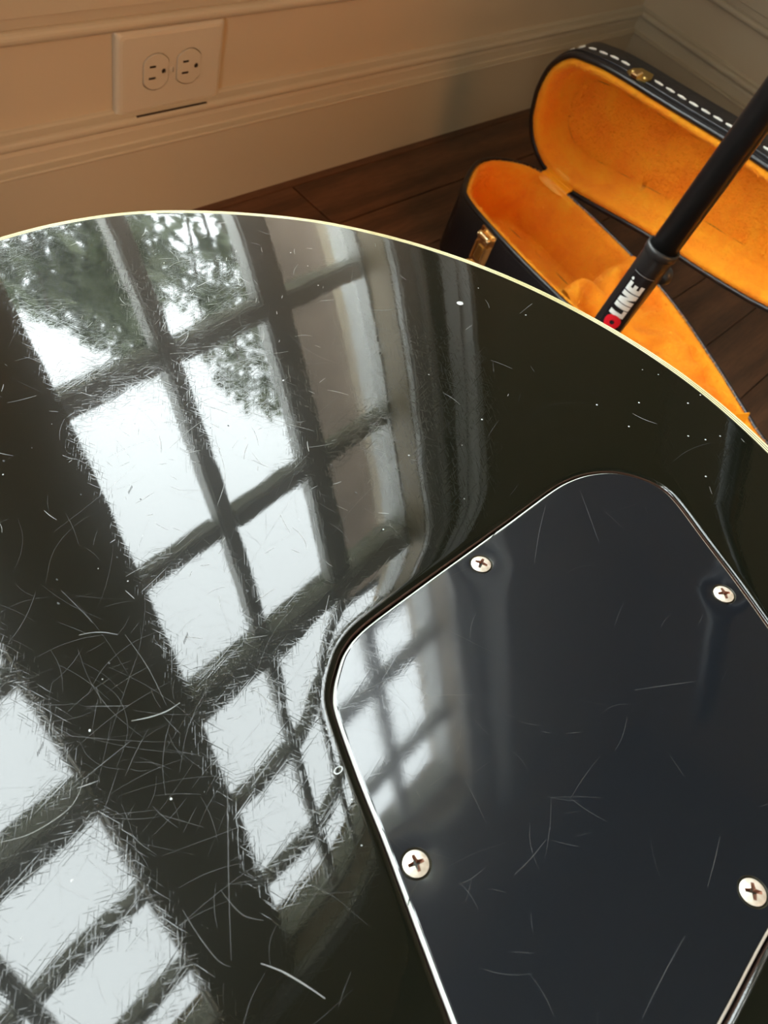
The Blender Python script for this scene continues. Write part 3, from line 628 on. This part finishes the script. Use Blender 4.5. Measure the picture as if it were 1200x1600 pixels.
# label is laid out upward from UL (height on the tube)
UL, A0 = 0.2345, view_a + math.radians(4)
sticker = wrap('label', [rect(-0.030, 0.0480, -0.0085, 0.0085)], M_prk, RLOW + 0.00008, UL, A0)
for nm, u0 in (('P', -0.0265), ('R', -0.0165), ('L', 0.0080), ('I', 0.0156), ('N', 0.0201), ('E', 0.0308)):
    sh_ = [[(u0 + a / 1000 * 1.22, (b - 5.4) / 1000 * 1.16) for a, b in lp] for lp in LET[nm]]
    o = wrap('letter', sh_, M_prw, RLOW + 0.00016, UL, A0)
circ = lambda cx, cy, r, n=28: [(cx + r * math.cos(t), cy + r * math.sin(t)) for t in np.linspace(0, 2 * PI, n, endpoint=False)]
o = wrap('letter', [circ(0.0022, -0.0008, 0.0066)], M_prr, RLOW + 0.00024, UL, A0, [circ(0.0022, -0.0008, 0.0019, 14)]); o['label'] = 'red ring-shaped letter'
wrap('registered_mark', [circ(0.0405, 0.0058, 0.0011, 14)], M_prw, RLOW + 0.00016, UL, A0)
wrap('border_line', [rect(0.0460, 0.0464, -0.0085, 0.0085)], mat('border_grey', (0.3, 0.3, 0.3), 0.4), RLOW + 0.00016, UL, A0)

# the telescoping tube leans slightly in its base
piv = Matrix.Translation((0, 0, ZJ)); lean = piv @ Matrix.Rotation(math.radians(3.4), 4, Vector((0.5588, 0.2535, -0.7889))) @ piv.inverted()
for c_ in list(st.children):
    if c_.name.split('.')[0] != 'base': c_.matrix_basis = lean @ c_.matrix_basis
# ---------------------------------------------------------------- guitar case
P0 = Vector((-0.54949514, -0.23681259, 0.0)); CU = Vector((-0.06975647, -0.99756405, 0)); CW = Vector((-0.99756405, 0.06975647, 0)); HC = 0.085
case = empty('guitar_case', P0); tag(case, 'open black leatherette guitar case on the wood floor, lined in bright orange plush', 'guitar case')
def B3(s, o, z): return tuple(CU * s + CW * o + Vector((0, 0, z)))
th = math.radians(78); WL = CW * math.cos(th) + Vector((0, 0, math.sin(th))); NL = CU.cross(WL)       # NL points back toward the viewer
HG = Vector((0, 0, HC))
def L3(s, o, d): return tuple(HG + CU * s + WL * o - NL * d)
base_o = [(-0.018, 0.156), (-0.036, 0.135), (-0.053, 0.107), (-0.061, 0.085), (-0.060, 0.062), (-0.050, 0.038), (-0.036, 0.019), (-0.012, 0.006), (0.028, 0.006), (0.096, 0.009), (0.169, 0.018), (0.246, 0.037), (0.33, 0.072), (0.389, 0.100), (0.43, 0.118), (0.50, 0.128), (0.56, 0.115), (0.62, 0.07), (0.69, 0.025), (0.77, 0.004), (0.86, 0.006), (0.93, 0.04), (0.975, 0.10), (0.992, 0.19), (0.975, 0.28), (0.92, 0.345), (0.84, 0.375), (0.74, 0.37), (0.65, 0.335), (0.56, 0.275), (0.47, 0.225), (0.38, 0.197), (0.29, 0.186), (0.206, 0.182), (0.157, 0.181), (0.101, 0.178), (0.039, 0.171), (0.008, 0.166)]
lid_o = [(-0.035, 0.145), (-0.057, 0.121), (-0.066, 0.090), (-0.066, 0.066), (-0.062, 0.044), (-0.048, 0.020), (-0.020, 0.001), (0.021, -0.003), (0.074, 0.006), (0.153, 0.022), (0.242, 0.034), (0.329, 0.052), (0.40, 0.085), (0.46, 0.112), (0.51, 0.122), (0.56, 0.112), (0.62, 0.07), (0.69, 0.025), (0.77, 0.004), (0.86, 0.006), (0.93, 0.04), (0.975, 0.10), (0.992, 0.19), (0.975, 0.28), (0.92, 0.345), (0.84, 0.375), (0.74, 0.37), (0.65, 0.335), (0.56, 0.27), (0.47, 0.215), (0.38, 0.192), (0.29, 0.184), (0.232, 0.180), (0.188, 0.177), (0.109, 0.169), (0.027, 0.161), (-0.009, 0.154)]
def case_out(P): return ccw(resample(catmull(P, 8), 0.005))
BO, LO = case_out(base_o), case_out(lid_o)
M_leather = mat('black_leatherette', (0.011, 0.011, 0.013), 0.33); vl = coords(M_leather)
vo = N(M_leather, 'ShaderNodeTexVoronoi'); vo.inputs['Scale'].default_value = 420; L(M_leather, vl, vo.inputs['Vector'])
L(M_leather, bump(M_leather, vo.outputs[0], 0.35, 0.0005, bump(M_leather, noise(M_leather, vl, 14, 3).outputs[0], 0.25, 0.004)), bsdf(M_leather).inputs['Normal'])
M_piping = mat('black_piping', (0.012, 0.012, 0.014), 0.28)
def plush(name, c1, c2, c3):
    m = mat(name, c2, 0.85); v = coords(m); a = noise(m, v, 26, 6, 0.65, 0.4); b_ = noise(m, v, 260, 4, 0.7)
    L(m, ramp(m, a.outputs[0], [(0.28, c1), (0.5, c2), (0.72, c3)]), bsdf(m).inputs['Base Color'])
    L(m, bump(m, b_.outputs[0], 0.7, 0.003, bump(m, a.outputs[0], 0.5, 0.006)), bsdf(m).inputs['Normal'])
    bsdf(m).inputs['Sheen Weight'].default_value = 0.35; bsdf(m).inputs['Sheen Tint'].default_value = (1, 0.6, 0.2, 1); return m
M_plush = plush('orange_plush', (0.92, 0.28, 0.003), (1.0, 0.37, 0.005), (1.0, 0.47, 0.012))
M_fur = mat('orange_fur', (0.90, 0.28, 0.006), 0.7); vary(M_fur, (0.92, 0.30, 0.003), (1.0, 0.50, 0.02), 24, 5)
def shell(name, O_, layers, m, to3, parent, cap=None, smooth=True):
    n_ = len(O_); V_ = []
    for d, z in layers:
        V_ += [to3(p_[0], p_[1], z) for p_ in (offset(O_, d) if d else O_)]
    F_ = [(k * n_ + i, k * n_ + (i + 1) % n_, (k + 1) * n_ + (i + 1) % n_, (k + 1) * n_ + i) for k in range(len(layers) - 1) for i in range(n_)]
    b = len(V_)
    if cap is not None:
        d, z = layers[-1]; lp = offset(O_, d); g = grid(0.012, -0.07, 1.0, -0.01, 0.39); g = g[inside(g, lp)]; g = g[dist(g, lp) > 0.006]
        v_, f_ = cdt([lp], g); V_ += [to3(p_[0], p_[1], z + cap(p_)) for p_ in v_]; F_ += [tuple(b + q for q in t) for t in f_]
    bm = bmesh.new(); me = bpy.data.meshes.new(name); me.from_pydata(V_, [], F_); bm.from_mesh(me); bpy.data.meshes.remove(me); bmesh.ops.remove_doubles(bm, verts=bm.verts, dist=1e-5)
    return obj(name, bm, m, parent, smooth)
zero = lambda p_: 0.0
SBs = shell('base_shell', BO, [(0.002, 0.0), (0, 0.003), (0, HC - 0.004), (0.0015, HC), (0.006, HC)], M_leather, B3, case)
shell('bottom_panel', BO, [(0.002, 0.0005), (0.003, 0.0005)], M_leather, B3, case, zero)
def tube_path(name, P, r, m, parent, closed=True, ns=10):
    P = [Vector(p_) for p_ in P]; V_ = []; F_ = []; n_ = len(P)
    for i, p_ in enumerate(P):
        a, b = (P[i - 1], P[(i + 1) % n_]) if closed else (P[max(0, i - 1)], P[min(n_ - 1, i + 1)])
        t = (b - a).normalized(); x = t.cross(Vector((0.13, 0.2, 1))).normalized(); y = t.cross(x)
        for k in range(ns): an = 2 * PI * k / ns; V_.append(tuple(p_ + (x * math.cos(an) + y * math.sin(an)) * r))
    for i in range(n_ if closed else n_ - 1):
        j = (i + 1) % n_
        for k in range(ns): F_.append((i * ns + k, i * ns + (k + 1) % ns, j * ns + (k + 1) % ns, j * ns + k))
    if not closed: F_ += [tuple(range(ns)), tuple(range((n_ - 1) * ns, n_ * ns))]
    return pyd(name, V_, F_, m, parent, True)
tube_path('base_piping', [B3(p_[0], p_[1], HC - 0.0005) for p_ in offset(BO, 0.0028)], 0.0030, M_piping, case)
lump = lambda x, y, s: math.sin(x * 61 + 1.3 * s) * math.sin(y * 73 + s) * 0.5 + math.sin(x * 133 + y * 90 + s) * 0.35
LB = shell('base_lining', BO, [(0.0055, HC - 0.002), (0.0075, HC + 0.0015), (0.0105, HC + 0.001), (0.0125, HC - 0.006), (0.0132, HC - 0.02), (0.0140, 0.03), (0.0145, 0.014), (0.0165, 0.0105), (0.020, 0.010), (0.028, 0.010)], M_plush, B3, case, lambda p_: 0.0015 * lump(p_[0], p_[1], 1))
# neck support: a plush-covered cushion that fills the case from s = 0.21 on, bunched at its front edge
g = grid(0.004, 0.13, 0.60, 0.0, 0.24); PO = offset(BO, 0.011); g = g[inside(g, PO)]
front = lambda o: 0.148 + 0.022 * math.exp(-((o - 0.102) / 0.013) ** 2) + 0.003 * math.sin(o * 170)
g = np.array([q for q in g if q[0] > front(q[1])])
from itertools import product
bnd = PO[(PO[:, 0] > 0.160) & (PO[:, 0] < 0.60)]
pts = np.vstack([g, bnd]); r = delaunay_2d_cdt([Vector(q) for q in pts], [], [], 0, 1e-7)
pv_ = np.array([tuple(q) for q in r[0]]); pf_ = np.array([q for q in r[2]]); cc = pv_[pf_].mean(1)
el = np.max([np.hypot(*(pv_[pf_][:, i] - pv_[pf_][:, (i + 1) % 3]).T) for i in range(3)], axis=0)
pf_ = pf_[inside(cc, PO) & (el < 0.03)]
def padz(s, o):
    d = s - front(o); up_ = min(1, max(0, d) / 0.018); rise = math.sqrt(max(0, 1 - (1 - up_) ** 2))
    fold = 0.020 * math.exp(-((s - front(o) - 0.022) / 0.016) ** 2) * (1 - 0.7 * math.exp(-((o - 0.102) / 0.013) ** 2))
    cr = -0.016 * math.exp(-((o - 0.148 + 0.55 * (s - 0.20)) / 0.010) ** 2 - ((s - 0.215) / 0.04) ** 2)
    rise *= 0.5 + 0.5 * math.cos(PI * min(1, max(0, s - 0.46) / 0.13))
    return 0.014 + rise * 0.060 + fold + cr + 0.0035 * lump(s, o, 2) + 0.002 * math.sin(s * 210 + o * 40)
skirt = len(pv_); Vp = [B3(q[0], q[1], padz(q[0], q[1])) for q in pv_]
pad = pyd('neck_cushion', Vp, pf_, M_plush, case, True)
# lid
LD = 0.046
shell('lid_shell', LO, [(0.006, 0.0), (0.0015, 0.0), (0, 0.004), (0, LD - 0.006), (0.003, LD - 0.001), (0.006, LD)], M_leather, L3, case, zero).name = 'lid_shell'
lidsh = bpy.data.objects['lid_shell']
tube_path('lid_piping', [L3(p_[0], p_[1], 0.0005) for p_ in offset(LO, 0.0030)], 0.0032, M_piping, case)
tube_path('edge_piping', [L3(p_[0], p_[1], 0.0075) for p_ in offset(LO, -0.0006)], 0.0011, M_piping, case)
LL = shell('lid_lining', LO, [(0.0060, 0.001), (0.0080, -0.002), (0.0125, -0.0025), (0.0160, 0.001), (0.0175, 0.008), (0.0185, 0.020), (0.0205, 0.028), (0.026, 0.031), (0.036, 0.0315)], M_plush, L3, case, lambda p_: -0.0018 * lump(p_[0], p_[1], 3))
# stitching along the lid wall
M_thread = mat('white_thread', (0.80, 0.78, 0.70), 0.6)
Q = resample(offset(LO, -0.0004), 0.0160); bm = bmesh.new(); bmesh.ops.create_uvsphere(bm, u_segments=6, v_segments=4, radius=1)
stm = bpy.data.meshes.new('stitch'); bmesh.ops.scale(bm, vec=(0.0068, 0.0015, 0.0012), verts=bm.verts); bm.to_mesh(stm); bm.free(); stm.materials.append(M_thread)
for i in range(len(Q)):
    if 0.036 < Q[i][0] < 0.066 and Q[i][1] > 0.1: continue
    a = Vector(L3(*Q[i], 0.019)); t = (Vector(L3(*Q[(i + 1) % len(Q)], 0.019)) - a).normalized(); y = NL.cross(t).normalized()
    o = obj('stitch', stm, None, lidsh); mt = Matrix((t, y, NL)).transposed().to_4x4(); mt.translation = a; o.matrix_basis = mt
# fur: short blades over the linings
def fur(name, host, n_, ln, w_, cond=None, lean=(0, 0, 0)):
    me = host.data; me.calc_loop_triangles(); nv_ = len(me.vertices); co = np.empty(nv_ * 3); me.vertices.foreach_get('co', co); co = co.reshape(-1, 3)
    tr = np.array([t.vertices[:] for t in me.loop_triangles]); A = co[tr[:, 0]]; B = co[tr[:, 1]]; C_ = co[tr[:, 2]]; nr = np.cross(B - A, C_ - A); ar = np.linalg.norm(nr, axis=1); nr /= ar[:, None] + 1e-12
    vn = np.empty(nv_ * 3); me.vertices.foreach_get('normal', vn)
    ce = (A + B + C_) / 3; wt = ar.copy()
    if cond is not None: wt = wt * cond(ce)
    ti = rng.choice(len(tr), n_, p=wt / wt.sum()); u_ = rng.random(n_); v_ = rng.random(n_); fl_ = u_ + v_ > 1; u_[fl_] = 1 - u_[fl_]; v_[fl_] = 1 - v_[fl_]
    p_ = A[ti] + (B - A)[ti] * u_[:, None] + (C_ - A)[ti] * v_[:, None]; nn = nr[ti]
    sw = np.c_[np.sin(p_[:, 1] * 60 + p_[:, 2] * 45), np.cos(p_[:, 0] * 55), np.sin(p_[:, 0] * 70 + 1)] * 0.5
    d = nn + np.array(lean) + sw * 0.8 + rng.normal(0, 0.35, (n_, 3)); d /= np.linalg.norm(d, axis=1)[:, None]
    sd = np.cross(d, rng.normal(size=(n_, 3))); sd /= np.linalg.norm(sd, axis=1)[:, None]; l_ = ln * rng.uniform(0.6, 1.2, n_)[:, None]
    p_ = p_ - nn * 0.0004
    V_ = np.stack([p_ - sd * w_, p_ + sd * w_, p_ + d * l_], 1).reshape(-1, 3)
    me2 = bpy.data.meshes.new(name); me2.vertices.add(3 * n_); me2.vertices.foreach_set('co', V_.ravel()); me2.loops.add(3 * n_); me2.loops.foreach_set('vertex_index', np.arange(3 * n_, dtype=np.int32))
    me2.polygons.add(n_); me2.polygons.foreach_set('loop_start', np.arange(0, 3 * n_, 3, dtype=np.int32)); me2.update(); me2.validate()
    return tag(obj(name, me2, M_fur, host), kind='stuff')
vis = lambda c: ((c - np.array([0, 0, 0])) @ np.array(CU)) < 0.62
for h_ in (LB, LL):     # make lining normals face the open side
    bm = bmesh.new(); bm.from_mesh(h_.data); bmesh.ops.recalc_face_normals(bm, faces=bm.faces); 
    ref = max(bm.faces, key=lambda q: q.calc_area()); dirn = Vector((0, 0, 1)) if h_ is LB else NL
    if ref.normal.dot(dirn) < 0: bmesh.ops.reverse_faces(bm, faces=bm.faces)
    bm.to_mesh(h_.data); bm.free()
fur('fur', LB, 50000, 0.0040, 0.00035, vis); fur('fur', LL, 70000, 0.0036, 0.00035, vis); fur('fur', pad, 45000, 0.0055, 0.00035, None)
# hinge strap bridging base and lid
V = []; F = []; ns = 9
prof = [B3(0, 0.020, HC - 0.006), B3(0, 0.013, HC + 0.0025), B3(0, 0.006, HC + 0.0035), L3(0, 0.003, -0.002), L3(0, 0.008, -0.002), L3(0, 0.014, 0.003)]
for i in range(2):
    for q in prof: V.append(tuple(Vector(q) + CU * (-0.014 + 0.052 * i)))
m_ = len(prof)
for k in range(m_ - 1): F.append((k, k + 1, m_ + k + 1, m_ + k))
o = pyd('hinge_strap', V, F, mat('yellow_strap', (0.95, 0.40, 0.010), 0.45), case, True); md = o.modifiers.new('t', 'SOLIDIFY'); md.thickness = 0.0015; md2 = o.modifiers.new('s', 'SUBSURF'); md2.levels = md2.render_levels = 2
# small tab on the cushion
V = [B3(0.383, 0.137, 0.088), B3(0.395, 0.112, 0.092), B3(0.402, 0.117, 0.078), B3(0.394, 0.132, 0.072)]
o = pyd('pull_tab', V, [(0, 1, 2, 3)], bpy.data.materials['yellow_strap'], case); md = o.modifiers.new('t', 'SOLIDIFY'); md.thickness = 0.0015

# latch on the near wall of the base, catch on the lid wall
M_gold = mat('brass_plate', (0.86, 0.62, 0.33), 0.22, 1.0); M_brass = mat('brass_catch', (0.72, 0.55, 0.22), 0.3, 1.0)
k_ = np.argmin(np.hypot(*(BO - np.array([0.050, 0.173])).T)); pa = BO[k_]; tg = BO[(k_ + 2) % len(BO)] - BO[k_ - 2]; tg /= np.hypot(*tg)
if tg[0] < 0: tg = -tg
nv2 = np.array([-tg[1], tg[0]]); nv2 = nv2 if nv2[1] > 0 else -nv2
def lt(s, d, z): q = pa + tg * s + nv2 * d; return B3(q[0], q[1], z)
def lbox(name, s0, s1, d0, d1, z0, z1, m, parent, bev=0.0008):
    bm = bmesh.new(); box(bm, (s0, d0, z0), (s1, d1, z1), bev)
    for v_ in bm.verts: v_.co = Vector(lt(*v_.co))
    return obj(name, bm, m, parent, False)
latch = lbox('latch', -0.0135, 0.0135, 0.0002, 0.0016, 0.036, 0.083, M_gold, case)
lv = lbox('lever', -0.007, 0.007, 0.0022, 0.0045, 0.034, 0.075, M_gold, latch)
def bar(name, s0, s1, d, z, r, m, parent):
    P = [Vector(lt(s0 + (s1 - s0) * i / 4, d, z)) for i in range(5)]; return tube_path(name, P, r, m, parent, False, 14)
bar('lever_roll', -0.0095, 0.0095, 0.0060, 0.034, 0.0042, M_gold, latch); bar('hinge_pin', -0.0095, 0.0095, 0.0055, 0.075, 0.0038, M_gold, latch)
lbox('side_rib', -0.0092, -0.0076, 0.001, 0.0075, 0.042, 0.066, M_gold, latch, 0.0003); lbox('side_rib', 0.0076, 0.0092, 0.001, 0.0075, 0.042, 0.066, M_gold, latch, 0.0003)
lbox('claw', -0.004, 0.004, 0.0045, 0.0065, 0.046, 0.064, M_brass, latch, 0.0004)
k_ = np.argmin(np.hypot(*(LO - np.array([0.052, 0.163])).T)); pa2 = LO[k_]; tg2 = LO[(k_ + 2) % len(LO)] - LO[k_ - 2]; tg2 /= np.hypot(*tg2); tg2 = tg2 if tg2[0] > 0 else -tg2
nv3 = np.array([-tg2[1], tg2[0]]); nv3 = nv3 if nv3[1] > 0 else -nv3
def ct(s, d, z): q = pa2 + tg2 * s + nv3 * d; return L3(q[0], q[1], z)
hexa = [(-0.013, 0.006), (-0.007, 0.003), (0.007, 0.003), (0.013, 0.006), (0.0135, 0.016), (0.009, 0.025), (-0.007, 0.024), (-0.0125, 0.016)]
catch = prism('catch', [(hexa, 0.0003), (hexa, 0.0018)], M_brass, case, lambda x, y, h: ct(x, h, y))
for sx in (-0.0085, 0.0085):
    c_ = circ(sx, 0.011, 0.0022, 12); c2_ = circ(sx, 0.011, 0.0013, 12); prism('rivet', [(c_, 0.0016), (c_, 0.0026), (c2_, 0.0034)], M_brass, catch, lambda x, y, h: ct(x, h, y))
hk = [(-0.004, 0.001), (0.004, 0.001), (0.004, 0.012), (-0.004, 0.012)]; prism('hook', [(hk, 0.0016), (hk, 0.0048), ([(x * 0.7, y * 0.8 + 0.001) for x, y in hk], 0.0062)], M_gold, catch, lambda x, y, h: ct(x, h, y))
